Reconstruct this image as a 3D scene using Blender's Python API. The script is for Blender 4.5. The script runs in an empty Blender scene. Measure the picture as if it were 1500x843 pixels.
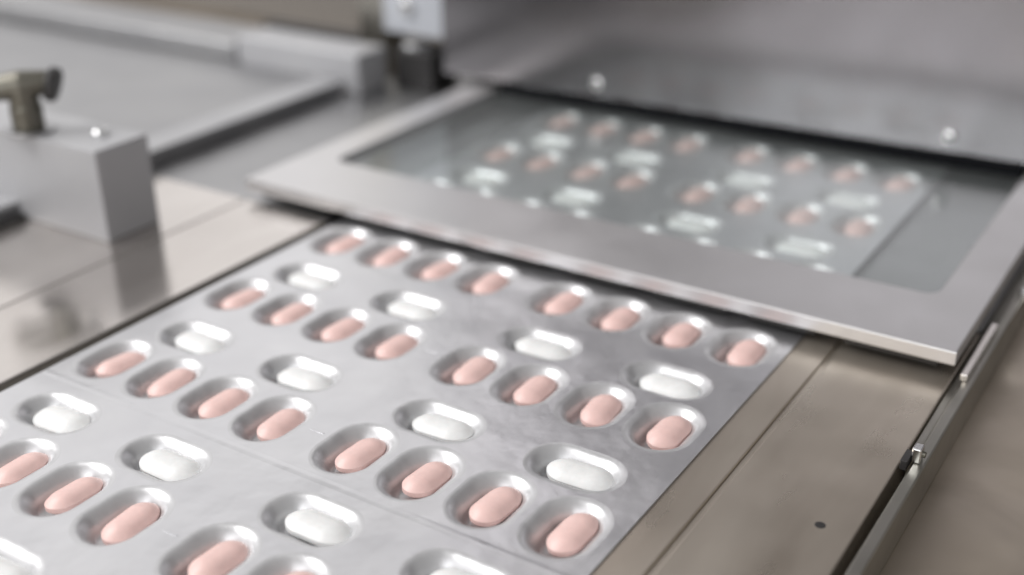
import bpy, bmesh, math, random
from mathutils import Vector, Matrix

random.seed(7)
S = 0.0014                      # scene is laid out in drawing units; one unit is 1.4 mm
sc = bpy.context.scene
C = sc.collection

# ------------------------------------------------------------------ camera
CAM = Vector((179.523, -200.751, 114.117))
FW = Vector((-0.49194, 0.75638, -0.43115)).normalized()
ROLL = math.radians(-0.742)
rt = Vector((FW.y, -FW.x, 0)).normalized()
up = rt.cross(FW)
r2 = rt * math.cos(ROLL) + up * math.sin(ROLL)
u2 = -rt * math.sin(ROLL) + up * math.cos(ROLL)
cam_d = bpy.data.cameras.new('camera')
cam = bpy.data.objects.new('camera', cam_d)
C.objects.link(cam)
M4 = Matrix((r2, u2, -FW)).transposed().to_4x4()
M4.translation = CAM * S
cam.matrix_world = M4
cam_d.sensor_width = 36.0
cam_d.lens = 1768.34 / 1500 * 36
cam_d.clip_start = 0.005
cam_d.clip_end = 20.0
cam_d.dof.use_dof = True
cam_d.dof.focus_distance = (Vector((70, -70, -2)) - CAM).dot(FW) * S
cam_d.dof.aperture_fstop = cam_d.lens * 0.001 / (5.5 * S)
sc.camera = cam

# ------------------------------------------------------------------ world and lamps
world = bpy.data.worlds.new('World')
sc.world = world
world.use_nodes = True
bg = world.node_tree.nodes['Background']
bg.inputs[0].default_value = (1.0, 0.98, 0.97, 1)
bg.inputs[1].default_value = 0.38


def lamp(name, loc, target, sx, sy, radiance, color):
    d = bpy.data.lights.new(name, 'AREA')
    d.shape = 'RECTANGLE'
    d.size = sx * S
    d.size_y = sy * S
    d.energy = radiance * math.pi * (sx * S) * (sy * S)
    d.color = color
    o = bpy.data.objects.new(name, d)
    C.objects.link(o)
    o.location = Vector(loc) * S
    o.rotation_euler = (Vector(target) - Vector(loc)).to_track_quat('-Z', 'Y').to_euler()
    return o


lamp('ceiling_lamp', (-590, -310, 690), (40, 0, 0), 600, 560, 7.3, (1.0, 0.99, 0.985))
lamp('front_fill', (60, -920, 430), (0, 0, 0), 720, 420, 2.8, (0.98, 0.985, 1.0))  # added unseen fill from behind the camera, brightens front-facing sides
lamp('back_reflection_fill', (-760, 900, 620), (0, 0, 0), 1500, 800, 0.68, (1.0, 0.985, 0.99))  # added off-view source, gives the steel something bright to mirror

sc.view_settings.view_transform = 'Standard'
sc.view_settings.look = 'None'
sc.view_settings.exposure = 0.0
sc.view_settings.gamma = 1.0
sc.cycles.use_denoising = True
sc.cycles.max_bounces = 14
sc.cycles.transmission_bounces = 10
sc.cycles.transparent_max_bounces = 16
sc.cycles.sample_clamp_indirect = 5.0
sc.cycles.pixel_filter_type = 'BLACKMAN_HARRIS'
sc.cycles.filter_width = 1.5


# ------------------------------------------------------------------ materials
class NT:
    def __init__(self, name):
        self.m = bpy.data.materials.new(name)
        self.m.use_nodes = True
        self.t = self.m.node_tree
        self.b = self.t.nodes['Principled BSDF']
        g = self.t.nodes.new('ShaderNodeNewGeometry')
        s = self.t.nodes.new('ShaderNodeVectorMath')
        s.operation = 'SCALE'
        s.inputs['Scale'].default_value = 1 / S
        self.t.links.new(g.outputs['Position'], s.inputs[0])
        self.pos = s.outputs[0]

    def n(self, kind, **kw):
        x = self.t.nodes.new(kind)
        for k, v in kw.items():
            setattr(x, k, v)
        return x

    def l(self, a, b):
        self.t.links.new(a, b)

    def noise(self, scale, detail=3, rough=0.55, stretch=(1, 1, 1), rot=(0, 0, 0), dist=0.0):
        mp = self.n('ShaderNodeMapping')
        mp.inputs['Scale'].default_value = stretch
        mp.inputs['Rotation'].default_value = rot
        self.l(self.pos, mp.inputs['Vector'])
        x = self.n('ShaderNodeTexNoise')
        x.inputs['Scale'].default_value = scale
        x.inputs['Detail'].default_value = detail
        x.inputs['Roughness'].default_value = rough
        x.inputs['Distortion'].default_value = dist
        self.l(mp.outputs[0], x.inputs['Vector'])
        return x.outputs['Fac']

    def remap(self, v, a, b, lo=0.3, hi=0.7):
        x = self.n('ShaderNodeMapRange')
        x.inputs['From Min'].default_value = lo
        x.inputs['From Max'].default_value = hi
        x.inputs['To Min'].default_value = a
        x.inputs['To Max'].default_value = b
        self.l(v, x.inputs['Value'])
        return x.outputs[0]

    def ramp(self, v, stops):
        x = self.n('ShaderNodeValToRGB')
        e = x.color_ramp.elements
        while len(e) < len(stops):
            e.new(0.5)
        for k, (p, c) in enumerate(stops):
            e[k].position = p
            e[k].color = (*c, 1)
        self.l(v, x.inputs[0])
        return x.outputs[0]

    def bump(self, v, strength, distance, prev=None):
        x = self.n('ShaderNodeBump')
        x.inputs['Strength'].default_value = strength
        x.inputs['Distance'].default_value = distance * S
        self.l(v, x.inputs['Height'])
        if prev is not None:
            self.l(prev, x.inputs['Normal'])
        return x.outputs[0]


def metal(name, c0, c1, rough0, rough1, grain=0.0, gdir=(1, 1, 1), wave=0.0, wave_scale=0.02,
          patch=0.03, streak=(1, 1, 1), metallic=1.0, dimple=0.0):
    t = NT(name)
    p = t.noise(patch, 3, 0.5, streak, dist=0.6)
    t.l(t.ramp(p, [(0.3, c0), (0.7, c1)]), t.b.inputs['Base Color'])
    t.b.inputs['Metallic'].default_value = metallic
    r = t.noise(patch * 2.0, 4, 0.55, streak)
    t.l(t.remap(r, rough0, rough1), t.b.inputs['Roughness'])
    nrm = None
    if wave:
        nrm = t.bump(t.noise(wave_scale, 2, 0.4), wave, 10.0, nrm)
    if dimple:
        nrm = t.bump(t.noise(0.16, 2, 0.5), dimple, 2.0, nrm)
    if grain:
        nrm = t.bump(t.noise(2.2, 3, 0.6, gdir), grain, 0.12, nrm)
    if nrm is not None:
        t.l(nrm, t.b.inputs['Normal'])
    return t.m


M = {}
M['foil'] = metal('blister_foil', (0.68, 0.68, 0.70), (0.74, 0.74, 0.755), 0.29, 0.37, grain=0.0,
                  wave=0.09, wave_scale=0.035, patch=0.05, metallic=0.94, dimple=0.08)
M['pocket'] = metal('pocket_foil', (0.64, 0.64, 0.65), (0.70, 0.70, 0.71), 0.36, 0.44, wave=0.03,
                    wave_scale=0.2, patch=0.2, metallic=0.72)
M['frame'] = metal('satin_steel', (0.70, 0.69, 0.69), (0.76, 0.75, 0.755), 0.34, 0.44, grain=0.10,
                   gdir=(0.08, 2.0, 1), patch=0.03, metallic=0.86)
M['panel'] = metal('brushed_steel', (0.28, 0.27, 0.278), (0.31, 0.30, 0.31), 0.16, 0.21, grain=0.04,
                   gdir=(2.0, 1, 0.05), wave=0.05, wave_scale=0.012, patch=0.02)
M['plate'] = metal('polished_plate', (0.60, 0.56, 0.53), (0.68, 0.64, 0.61), 0.10, 0.22,
                   wave=0.06, wave_scale=0.02, patch=0.05, streak=(1, 0.3, 1), metallic=0.88)
M['bed'] = metal('worn_steel', (0.47, 0.41, 0.345), (0.60, 0.54, 0.465), 0.25, 0.36,
                 wave=0.10, wave_scale=0.03, patch=0.07, streak=(1, 0.22, 1), metallic=0.78)
M['table'] = metal('table_steel', (0.38, 0.325, 0.265), (0.56, 0.49, 0.41), 0.28, 0.5, wave=0.1, wave_scale=0.02, patch=0.035, metallic=0.85)
M['block'] = metal('milled_steel', (0.43, 0.43, 0.445), (0.48, 0.48, 0.49), 0.36, 0.44, grain=0.06,
                   gdir=(0.1, 0.1, 2), patch=0.03, metallic=0.2)
M['ledge'] = metal('grey_steel', (0.40, 0.40, 0.41), (0.45, 0.45, 0.455), 0.36, 0.46, grain=0.05, patch=0.03)
M['brass'] = metal('old_brass', (0.15, 0.142, 0.118), (0.22, 0.21, 0.18), 0.3, 0.45, patch=0.15)
M['screw'] = metal('screw_steel', (0.80, 0.80, 0.80), (0.86, 0.86, 0.86), 0.15, 0.25, patch=0.3)
M['rail'] = metal('rail_steel', (0.36, 0.35, 0.31), (0.46, 0.44, 0.40), 0.3, 0.42, grain=0.05,
                  gdir=(1, 0.1, 1), patch=0.05)


def plain(name, c, rough, metallic=0.0, coat=0.0):
    t = NT(name)
    v = t.noise(0.4, 4)
    t.l(t.ramp(v, [(0.3, tuple(x * 0.92 for x in c)), (0.7, tuple(min(1, x * 1.06) for x in c))]),
        t.b.inputs['Base Color'])
    t.b.inputs['Roughness'].default_value = rough
    t.b.inputs['Metallic'].default_value = metallic
    t.b.inputs['Coat Weight'].default_value = coat
    t.b.inputs['Coat Roughness'].default_value = 0.3
    return t.m


def tablet_mat(name, c):
    t = NT(name)
    v = t.noise(0.9, 4)
    t.l(t.ramp(v, [(0.3, tuple(x * 0.96 for x in c)), (0.7, tuple(min(1, x * 1.03) for x in c))]),
        t.b.inputs['Base Color'])
    t.b.inputs['Roughness'].default_value = 0.42
    t.b.inputs['Subsurface Weight'].default_value = 0.15
    t.b.inputs['Subsurface Radius'].default_value = (0.0012, 0.0009, 0.0008)
    t.b.inputs['Subsurface Scale'].default_value = 1.0
    t.l(t.bump(t.noise(3.0, 3), 0.12, 0.1), t.b.inputs['Normal'])
    return t.m


M['pink'] = tablet_mat('pink_film_coat', (0.87, 0.61, 0.565))
M['white'] = tablet_mat('white_film_coat', (0.86, 0.86, 0.85))
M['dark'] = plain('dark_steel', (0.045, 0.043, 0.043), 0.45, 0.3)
M['black'] = plain('black_interior', (0.006, 0.0065, 0.008), 0.8)
M['black'].node_tree.nodes['Principled BSDF'].inputs['Specular IOR Level'].default_value = 0.1
M['pale'] = plain('pale_enamel', (0.52, 0.54, 0.58), 0.35)
M['tan'] = plain('tan_board', (0.22, 0.205, 0.19), 0.6)


def glass():
    t = NT('acrylic_pane')
    lw = t.n('ShaderNodeLayerWeight')
    lw.inputs['Blend'].default_value = 0.5
    pw = t.n('ShaderNodeMath', operation='POWER')
    pw.inputs[1].default_value = 5.0
    t.l(lw.outputs['Facing'], pw.inputs[0])
    fres = t.remap(pw.outputs[0], 0.04, 1.0, 0.0, 1.0)
    clear = t.n('ShaderNodeBsdfTransparent')
    clear.inputs['Color'].default_value = (0.975, 0.992, 0.988, 1)
    gloss = t.n('ShaderNodeBsdfGlossy')
    gloss.inputs['Roughness'].default_value = 0.06
    body = t.n('ShaderNodeMixShader')
    t.l(fres, body.inputs[0])
    t.l(clear.outputs[0], body.inputs[1])
    t.l(gloss.outputs[0], body.inputs[2])
    dust = t.n('ShaderNodeBsdfDiffuse')
    dust.inputs['Color'].default_value = (0.80, 0.84, 0.84, 1)
    mix = t.n('ShaderNodeMixShader')
    t.l(t.remap(t.noise(0.05, 3, 0.5), 0.035, 0.06), mix.inputs[0])
    t.l(body.outputs[0], mix.inputs[1])
    t.l(dust.outputs[0], mix.inputs[2])
    t.l(mix.outputs[0], t.t.nodes['Material Output'].inputs['Surface'])
    t.t.nodes.remove(t.b)
    return t.m


M['glass'] = glass()


# ------------------------------------------------------------------ mesh helpers
def link(name, me, mat, parent=None):
    o = bpy.data.objects.new(name, me)
    C.objects.link(o)
    if mat and not me.materials:
        me.materials.append(M[mat])
    if parent:
        o.parent = parent
    return o


def bm_to(bm, name, smooth=False):
    for v in bm.verts:
        v.co *= S
    me = bpy.data.meshes.new(name)
    bmesh.ops.recalc_face_normals(bm, faces=bm.faces)
    bm.to_mesh(me)
    bm.free()
    if smooth:
        for p in me.polygons:
            p.use_smooth = True
    return me


def obj(name, bm, mat, parent=None, smooth=False):
    return link(name, bm_to(bm, name, smooth), mat, parent)


def tag(o, label, cat=None, group=None, kind=None):
    if label:
        o['label'] = label
    if cat:
        o['category'] = cat
    if group:
        o['group'] = group
    if kind:
        o['kind'] = kind
    return o


def box(x0, x1, y0, y1, z0, z1, bev=0.25, seg=2, bm=None):
    own = bmesh.new()
    bmesh.ops.create_cube(own, size=1.0)
    for v in own.verts:
        v.co = Vector((x0 + (v.co.x + .5) * (x1 - x0), y0 + (v.co.y + .5) * (y1 - y0), z0 + (v.co.z + .5) * (z1 - z0)))
    if bev:
        bmesh.ops.bevel(own, geom=own.edges[:], offset=bev, segments=seg, profile=0.5, affect='EDGES')
    return own


def prism(outline, z0, z1, holes=(), bev=0.0):
    """Flat plate from an outline, with holes, between two heights."""
    bm = bmesh.new()
    ed = []
    for loop in (outline, *holes):
        vs = [bm.verts.new((x, y, z0)) for x, y in loop]
        for a, b in zip(vs, vs[1:] + vs[:1]):
            ed.append(bm.edges.new((a, b)))
    r = bmesh.ops.triangle_fill(bm, edges=ed, use_beauty=True, use_dissolve=False)
    faces = [f for f in r['geom'] if isinstance(f, bmesh.types.BMFace)]
    e = bmesh.ops.extrude_face_region(bm, geom=faces)
    for v in e['geom']:
        if isinstance(v, bmesh.types.BMVert):
            v.co.z = z1
    bmesh.ops.recalc_face_normals(bm, faces=bm.faces)
    if bev:
        sharp = [x for x in bm.edges if len(x.link_faces) == 2 and x.calc_face_angle(0) > 1.2
                 and abs(x.verts[0].co.z - x.verts[1].co.z) < 1e-6]
        bmesh.ops.bevel(bm, geom=sharp, offset=bev, segments=2, profile=0.5, affect='EDGES')
    return bm


def rounded(x0, x1, y0, y1, r, n=6):
    out = []
    for cx, cy, a0 in ((x1 - r, y1 - r, 0), (x0 + r, y1 - r, 90), (x0 + r, y0 + r, 180), (x1 - r, y0 + r, 270)):
        for k in range(n + 1):
            a = math.radians(a0 + 90 * k / n)
            out.append((cx + r * math.cos(a), cy + r * math.sin(a)))
    return out


def lathe(profile, seg=28, axis=Vector((0, 0, 1)), loc=(0, 0, 0)):
    """profile: (radius, height) pairs from bottom to top, closed with caps."""
    bm = bmesh.new()
    rings = []
    for rr, h in profile:
        rings.append([bm.verts.new((rr * math.cos(2 * math.pi * k / seg), rr * math.sin(2 * math.pi * k / seg), h)) for k in range(seg)])
    for a, b in zip(rings, rings[1:]):
        for k in range(seg):
            bm.faces.new((a[k], a[(k + 1) % seg], b[(k + 1) % seg], b[k]))
    bm.faces.new(rings[0][::-1])
    bm.faces.new(rings[-1])
    q = Vector((0, 0, 1)).rotation_difference(Vector(axis))
    for v in bm.verts:
        v.co = q @ v.co + Vector(loc)
    return bm


def stadium(hx, hy, n=10):
    """Points of a rounded-end slot with half sizes hx, hy, anticlockwise; count does not depend on size."""
    r = min(hx, hy)
    out = []
    for sx, sy, a0 in ((1, 1, 0), (-1, 1, 90), (-1, -1, 180), (1, -1, 270)):
        for k in range(n + 1):
            a = math.radians(a0 + 90 * k / n)
            out.append((sx * (hx - r) + r * math.cos(a), sy * (hy - r) + r * math.sin(a)))
    # drop doubled points where the straight part has no length
    return out


def dedupe(loop):
    out = []
    for p in loop:
        if not out or (abs(p[0] - out[-1][0]) + abs(p[1] - out[-1][1])) > 1e-6:
            out.append(p)
    if abs(out[0][0] - out[-1][0]) + abs(out[0][1] - out[-1][1]) < 1e-6:
        out.pop()
    return out


def shell(hx, hy, profile, closed_bottom=True, closed_top=False, n=10):
    bm = bmesh.new()
    rings = []
    for i, z in profile:
        loop = dedupe(stadium(hx - i, hy - i, n))
        rings.append([bm.verts.new((x, y, z)) for x, y in loop])
    for a, b in zip(rings, rings[1:]):
        m = len(a)
        for k in range(m):
            bm.faces.new((a[k], a[(k + 1) % m], b[(k + 1) % m], b[k]))
    if closed_top:
        bm.faces.new(rings[0])
    if closed_bottom:
        bm.faces.new(rings[-1][::-1])
    return bm


# ------------------------------------------------------------------ the setting: table under the machine
t = obj('table_top', box(-900, 700, -420, 1100, -14, -8.5, 0), 'table')
tag(t, None, kind='structure')

# channel floor under the foil (dark, holds nothing but shade)
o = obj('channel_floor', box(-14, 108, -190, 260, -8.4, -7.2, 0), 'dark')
tag(o, None, kind='structure')

# ------------------------------------------------------------------ guide plate left of the foil
gp = obj('guide_plate', box(-38.6, -11.0, -230, 8.6, -8.4, 0.0, 0.25), 'plate')
tag(gp, 'mirror-bright cream steel plate along the edge of the foil', 'plate')
obj('edge_lip', box(-10.95, -8.2, -230, 8.5, -8.4, -1.6, 0.2), 'rail', gp)
gp2 = obj('guide_plate', box(-150, -39.0, -230, 8.6, -8.4, 0.0, 0.25), 'plate')
tag(gp2, 'mirror-bright cream steel plate under the clamp block', 'plate')
# grey sill beyond it, under the frame
o = obj('sill_plate', box(-79.4, -11.6, 9.0, 150, -8.4, -0.6, 0.25), 'ledge')
tag(o, 'dull grey steel sill between the frame and the raised ledge', 'plate')

# raised ledge
lg = obj('ledge', box(-320, -79.8, -70, 96.5, -8.4, 3.6, 0.5), 'ledge')
tag(lg, 'raised grey steel ledge behind the clamp block', 'ledge')
lip = obj('edge_strip', box(-90, -79.2, -69, 96, 3.6, 4.4, 0.3), 'block', lg)

# stop bars behind the ledge
b1 = obj('stop_bar', box(-128, -73.5, 97.5, 113, -0.5, 13.2, 0.9, 3), 'block')
tag(b1, 'short bright steel bar next to the dark recess, behind the ledge', 'bar')
b2 = obj('stop_bar', box(-330, -130.2, 98.5, 122, -0.5, 10.0, 0.9, 3), 'ledge')
tag(b2, 'long grey steel bar running off behind the brass knob', 'bar')

# recess: dark block, pale bracket over it, post behind
o = obj('bearing_block', box(-70.5, -55, 113, 128, -0.5, 12.5, 0.6), 'dark')
tag(o, 'dark steel block in the recess beside the big panel', 'block')
obj('cap', lathe([(5.2, 0), (5.2, 1.0), (4.6, 1.6)], loc=(-65, 119, 12.5)), 'ledge', o)
br = obj('bracket', box(-79.5, -53.5, 119.5, 134, 16.0, 80, 0.6), 'pale')
tag(br, 'pale blue-grey bracket with a screw beside the big panel', 'bracket')
sx = obj('screw_head', lathe([(2.6, 0), (2.6, 1.2), (2.0, 1.8)], axis=(0, -1, 0), loc=(-69, 119.5, 25.5)), 'screw', br)
obj('hex_socket', lathe([(1.1, 0), (1.1, 0.1)], seg=6, axis=(0, -1, 0), loc=(-69, 117.7, 25.5)), 'black', sx)
po = obj('post', box(-100, -88, 131, 143, -8.4, 90, 0.6), 'rail')
tag(po, 'dark upright post behind the bright stop bar', 'post')
o = obj('cross_rail', box(-150, -100.4, 134, 140, -8.4, 8, 0.5), 'dark')
tag(o, 'low dark rail behind the bright stop bar', 'rail')
o = obj('back_board', box(-330, -80, 190, 194, -8.4, 40, 0.5), 'tan')
tag(o, 'tan board in the blurred distance', 'board')

# ------------------------------------------------------------------ clamp block with knob
cb = obj('clamp_block', box(-140, -46.3, -30.2, -14.1, 0.0, 23.0, 0.5), 'block')
tag(cb, 'milled steel clamp block mirrored in the cream plate', 'block')
o = obj('slot_shade_strip', box(-80.5, -76.5, -75, -30.5, 0.0, 1.4, 0.3), 'dark')  # dark strip added in place of a shadowed slot
tag(o, 'dark strip standing in for the shaded slot beside the clamp block', 'strip')
sh = obj('set_screw', lathe([(2.0, 0), (2.0, .9), (1.5, 1.4)], loc=(-55.5, -20.5, 23.0)), 'screw', cb)
obj('socket', lathe([(0.8, 0), (0.8, .08)], seg=6, loc=(-55.5, -20.5, 24.4)), 'black', sh)
kn = bpy.data.objects.new('t_handle', None)
C.objects.link(kn)
kn.location = Vector((-72.6, -27.6, 23.0)) * S
tag(kn, 'brass T-handle knob standing on the clamp block', 'knob')
obj('washer', lathe([(6.0, 0), (6.0, .7), (5.7, .9)]), 'ledge', kn)
obj('stem', lathe([(3.8, .9), (3.8, 6), (3.5, 7), (3.5, 12.5)]), 'brass', kn)
ax = Vector((0.72, 0.66, 0.08)).normalized()
obj('crossbar', lathe([(2.9, -13), (3.1, -6), (3.6, 0), (3.1, 4), (2.8, 6.2)], axis=ax, loc=(0, 0, 11.5)), 'brass', kn)
obj('end_cap', lathe([(3.6, 6.2), (4.2, 6.8), (4.2, 8.6), (3.4, 9.2)], axis=Vector((0.74, 0.6, -0.3)).normalized(), loc=(-0.3, 0.2, 13.6)), 'dark', kn)

# ------------------------------------------------------------------ bed on the far side of the foil
bd = obj('bed_plate', box(119.3, 141.3, -230, 31, -8.4, -0.38, 0.3), 'bed')
tag(bd, 'wide worn steel bed plate with a dark spot', 'plate')
obj('stain', lathe([(0.9, 0), (0.75, 0.05)], seg=14, loc=(135.9, -46.9, -0.376)), 'dark', bd)
o = obj('bed_strip', box(108.5, 118.2, -230, 31, -8.4, -0.38, 0.3), 'bed')
tag(o, 'narrow worn steel strip carrying the edge of the foil', 'strip')
obj('groove_floor', box(118.25, 119.25, -230, 31, -8.4, -0.9, 0), 'bed', o)
o = obj('tray_plate', box(108.5, 141.3, 31.4, 150, -8.4, 0.4, 0.3), 'ledge')
tag(o, 'dull grey steel tray beside the foil, seen through the pane', 'plate')
rl = obj('side_rail', box(143.0, 145.2, -230, 200, -8.4, -0.2, 0.35), 'rail')
tag(rl, 'thin steel side rail along the wide bed plate', 'rail')
obj('filler', box(141.45, 142.95, -20, 200, -8.4, -1.0, 0.2), 'rail', rl)
lt = obj('latch', box(142.7, 144.3, -22.6, -20.4, -0.19, 2.6, 0.25), 'screw', rl)
obj('latch_pin', lathe([(0.55, 0), (0.55, 0.5)], seg=10, axis=(1, 0, 0), loc=(144.3, -21.5, 1.3)), 'brass', lt)
obj('latch_tongue', box(141.5, 142.65, -24.6, -20.6, -0.9, 1.0, 0.15), 'dark', rl)
obj('bright_strip', box(142.6, 144.0, 9.5, 34, -0.19, 1.2, 0.2), 'plate', rl)
b = obj('bolt', lathe([(1.7, 0), (1.7, 1.6), (1.2, 2.0)], seg=6, loc=(145.8, 52, -0.2)), 'screw', rl)

# ------------------------------------------------------------------ frame with clear pane over the foil
fr = obj('window_frame', prism([(-39, 9.2), (141.4, 9.2), (141.4, 136), (-39, 136)], 2.5, 5.5,
                               [rounded(-28.3, 131.6, 32.0, 130, 3.2)], 0.3), 'frame')
tag(fr, 'flat satin steel frame holding a clear pane over the foil', 'frame')
obj('pane', box(-28.1, 131.4, 32.2, 118.0, 2.8, 3.8, 0.1, 1), 'glass', fr)
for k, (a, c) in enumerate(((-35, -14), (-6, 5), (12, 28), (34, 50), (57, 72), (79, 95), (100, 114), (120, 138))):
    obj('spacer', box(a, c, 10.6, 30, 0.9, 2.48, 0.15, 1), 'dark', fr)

# ------------------------------------------------------------------ housing panel
PY = 113.0
hs = obj('housing', box(-48.6, 260, PY, PY + 2.0, 8.0, 240, 0.3), 'panel')
tag(hs, 'tall brushed steel machine panel above the frame with two screws', 'panel')
obj('inner_lining', box(-48.4, 258, PY + 2.05, PY + 3.0, 8.2, 238, 0), 'black', hs)
obj('side_wall', box(-48.4, -47, PY + 3.1, PY + 160, 6.0, 238, 0.2), 'black', hs)
obj('end_wall', box(256.5, 258, PY + 3.1, PY + 157.9, 6.0, 238, 0.2), 'black', hs)
obj('rear_wall', box(-46.9, 258, PY + 158, PY + 160, -0.4, 238, 0.2), 'black', hs)
obj('top_wall', box(-46.9, 256.4, PY + 3.1, PY + 157.9, 60, 62, 0.2), 'black', hs)
obj('gap_shade_bar', box(-27.6, 130.6, PY + 0.3, PY + 1.9, 3.95, 7.97, 0.1), 'black', hs)  # black bar added to darken the gap under the panel
for x in (8.0, 111.6):
    s = obj('screw_head', lathe([(1.9, 0), (1.9, 0.5), (1.6, 1.0), (0.9, 1.3)], axis=(0, -1, 0), loc=(x, PY, 12.2)), 'screw', hs)
    obj('socket', lathe([(0.7, 0), (0.7, 0.05)], seg=6, axis=(0, -1, 0), loc=(x, PY - 1.3, 12.2)), 'black', s)

rot = Matrix.Rotation(math.radians(1.4), 4, 'Z')
hs.matrix_world = Matrix.Translation(Vector((50, PY, 0)) * S) @ rot @ Matrix.Translation(Vector((-50, -PY, 0)) * S)

# ------------------------------------------------------------------ foil web with formed pockets
D = 14.0
GAP = 4.9
PITCH = 34.3


def colx(c):
    return c * D + (GAP if c >= 4 else 0)


PINK_H = (5.25, 7.5)
WHITE_H = (8.0, 4.85)
LIP = 1.2
PROFILE = [(-LIP, 0.0), (-0.75, -0.02), (-0.3, -0.12), (0.1, -0.36), (0.55, -0.78), (1.05, -1.35), (1.5, -2.0),
           (1.85, -2.75), (2.15, -3.25), (2.55, -3.55), (3.1, -3.65)]
ROWS = [3, 2, 1, 0, -1, -2, -3, -4]
pinks, whites = [], []
for r in ROWS:
    for c in range(8):
        pinks.append((r, c, colx(c), r * PITCH))
    for w, c in enumerate((0.5, 2.5, 4.5, 6.5)):
        whites.append((r, w, c * D + (GAP if c > 3 else 0), r * PITCH - 19.4))

LIFT = 2.1                      # the foil climbs a little between the frame's front edge and its window


def lift(y):
    k = min(1.0, max(0.0, (y - 10.0) / 14.0))
    return LIFT * k * k * (3 - 2 * k)


whites = [q for q in whites if q[0] != 1]      # that row runs up the climb, wholly under the frame
holes = []
for _, _, x, y in pinks:
    holes.append([(x + a, y + b_) for a, b_ in dedupe(stadium(PINK_H[0] + LIP, PINK_H[1] + LIP))])
for _, _, x, y in whites:
    holes.append([(x + a, y + b_) for a, b_ in dedupe(stadium(WHITE_H[0] + LIP, WHITE_H[1] + LIP))])
X0, X1, Y0, Y1 = -8.0, 111.6, -172.0, 190.0
wb = prism([(X0, Y0), (X1, Y0), (X1, Y1), (X0, Y1)], -0.35, 0.0, holes)
for y in (10, 13, 15.5, 18, 20.5, 24):
    bmesh.ops.bisect_plane(wb, geom=wb.verts[:] + wb.edges[:] + wb.faces[:], plane_co=(0, y, 0), plane_no=(0, 1, 0))
for v in wb.verts:
    v.co.z += lift(v.co.y)
web = obj('foil_web', wb, 'foil')
tag(web, 'long silver blister foil running under the frame, full of formed pockets', 'foil')
pm = bm_to(shell(*PINK_H, PROFILE), 'pocket', True)
pm.materials.append(M['pocket'])
wm = bm_to(shell(*WHITE_H, PROFILE), 'pocket', True)
wm.materials.append(M['pocket'])
for lst, me in ((pinks, pm), (whites, wm)):
    for _, _, x, y in lst:
        o = link('pocket', me, None, web)
        o.location = Vector((x, y, lift(y))) * S
        o.scale.z = random.uniform(0.92, 1.04)


def ridge(x0, x1, y, w=0.55, h=0.07):
    bm = bmesh.new()
    prof = [(-w * 1.6, 0.004), (-w, 0.03), (-w * .4, h * .8), (0, h), (w * .4, h * .8), (w, 0.03), (w * 1.6, 0.004)]
    A = [bm.verts.new((x0, y + a, z)) for a, z in prof]
    B = [bm.verts.new((x1, y + a, z)) for a, z in prof]
    for k in range(len(prof) - 1):
        bm.faces.new((A[k], B[k], B[k + 1], A[k + 1]))
    return bm


for y in (-79.0,):
    obj('crease', ridge(X0 + .1, X1 - .1, y), 'foil', web, True)
for r in (0, -1, -2, -3, -4):
    obj('slit', box(50.2, 53.2, r * PITCH + 0.6, r * PITCH + 1.1, 0.003, 0.04, 0.01, 1), 'foil', web)

# ------------------------------------------------------------------ tablets lying in the pockets
TAB = [(3.0, 0.05), (2.2, 0.12), (1.2, 0.5), (0.4, 1.05), (0.0, 1.5), (0.0, 2.5), (0.9, 3.45),
       (1.7, 3.9), (2.4, 4.1), (2.9, 4.16)]


def tablet_mesh(name, hx, hy, mat):
    m = min(hx, hy)
    bm = shell(hx, hy, [(i * m / 3.4, z * 0.78) for i, z in TAB], True, True)
    ax_, core = (1, hy - hx) if hy > hx else (0, hx - hy)
    for v in bm.verts:                       # ends drawn out a little, like the real ovals
        q = v.co[ax_]
        if abs(q) > core:
            v.co[ax_] = math.copysign(core + (abs(q) - core) * 1.18, q)
    me = bm_to(bm, name, True)
    me.set_sharp_from_angle(angle=math.radians(32))
    me.materials.append(M[mat])
    return me


pk = tablet_mesh('pink_tablet', 2.95, 4.75, 'pink')
wt = tablet_mesh('white_tablet', 5.5, 3.35, 'white')
ORD = ['first', 'second', 'third', 'fourth', 'fifth', 'sixth', 'seventh', 'eighth']
PROW = {3: 'in the farthest row under the clear pane', 2: 'in the middle row under the clear pane',
        1: 'in the row at the inner frame edge', 0: 'in the open row nearest the frame',
        -1: 'in the second open row from the frame', -2: 'in the third open row, just behind the crease',
        -3: 'in the nearest row, before the crease'}
WROW = {3: 'in the far white row under the pane', 2: 'in the near white row under the pane',
        0: 'in the white row nearest the steel frame', -1: 'in the second open white row from the frame',
        -2: 'in the white row just before the crease', -3: 'in the nearest white row, at the bottom'}
for r, c, x, y in pinks:
    if r not in PROW or (r == -3 and c > 5):
        continue
    o = link('pink_tablet', pk, None)
    o.location = Vector((x + 0.6 + random.uniform(-.2, .2), y + 1.0 + random.uniform(-.25, .25), lift(y) - 3.4)) * S
    o.rotation_euler = (random.uniform(-.05, .05), random.uniform(-.09, .09), random.uniform(-.09, .09))
    tag(o, f'pink oval tablet, {ORD[c]} from left {PROW[r]}', 'tablet', 'pink tablets in the foil pockets')
for r, w, x, y in whites:
    if r not in WROW or (r == -3 and w > 1):
        continue
    o = link('white_tablet', wt, None)
    o.location = Vector((x + 0.8 + random.uniform(-.25, .25), y + 0.55 + random.uniform(-.15, .15), lift(y) - 3.4)) * S
    o.rotation_euler = (random.uniform(-.09, .09), random.uniform(-.05, .05), random.uniform(-.09, .09))
    tag(o, f'white oval tablet, {ORD[w]} from left {WROW[r]}', 'tablet', 'white tablets in the foil pockets')
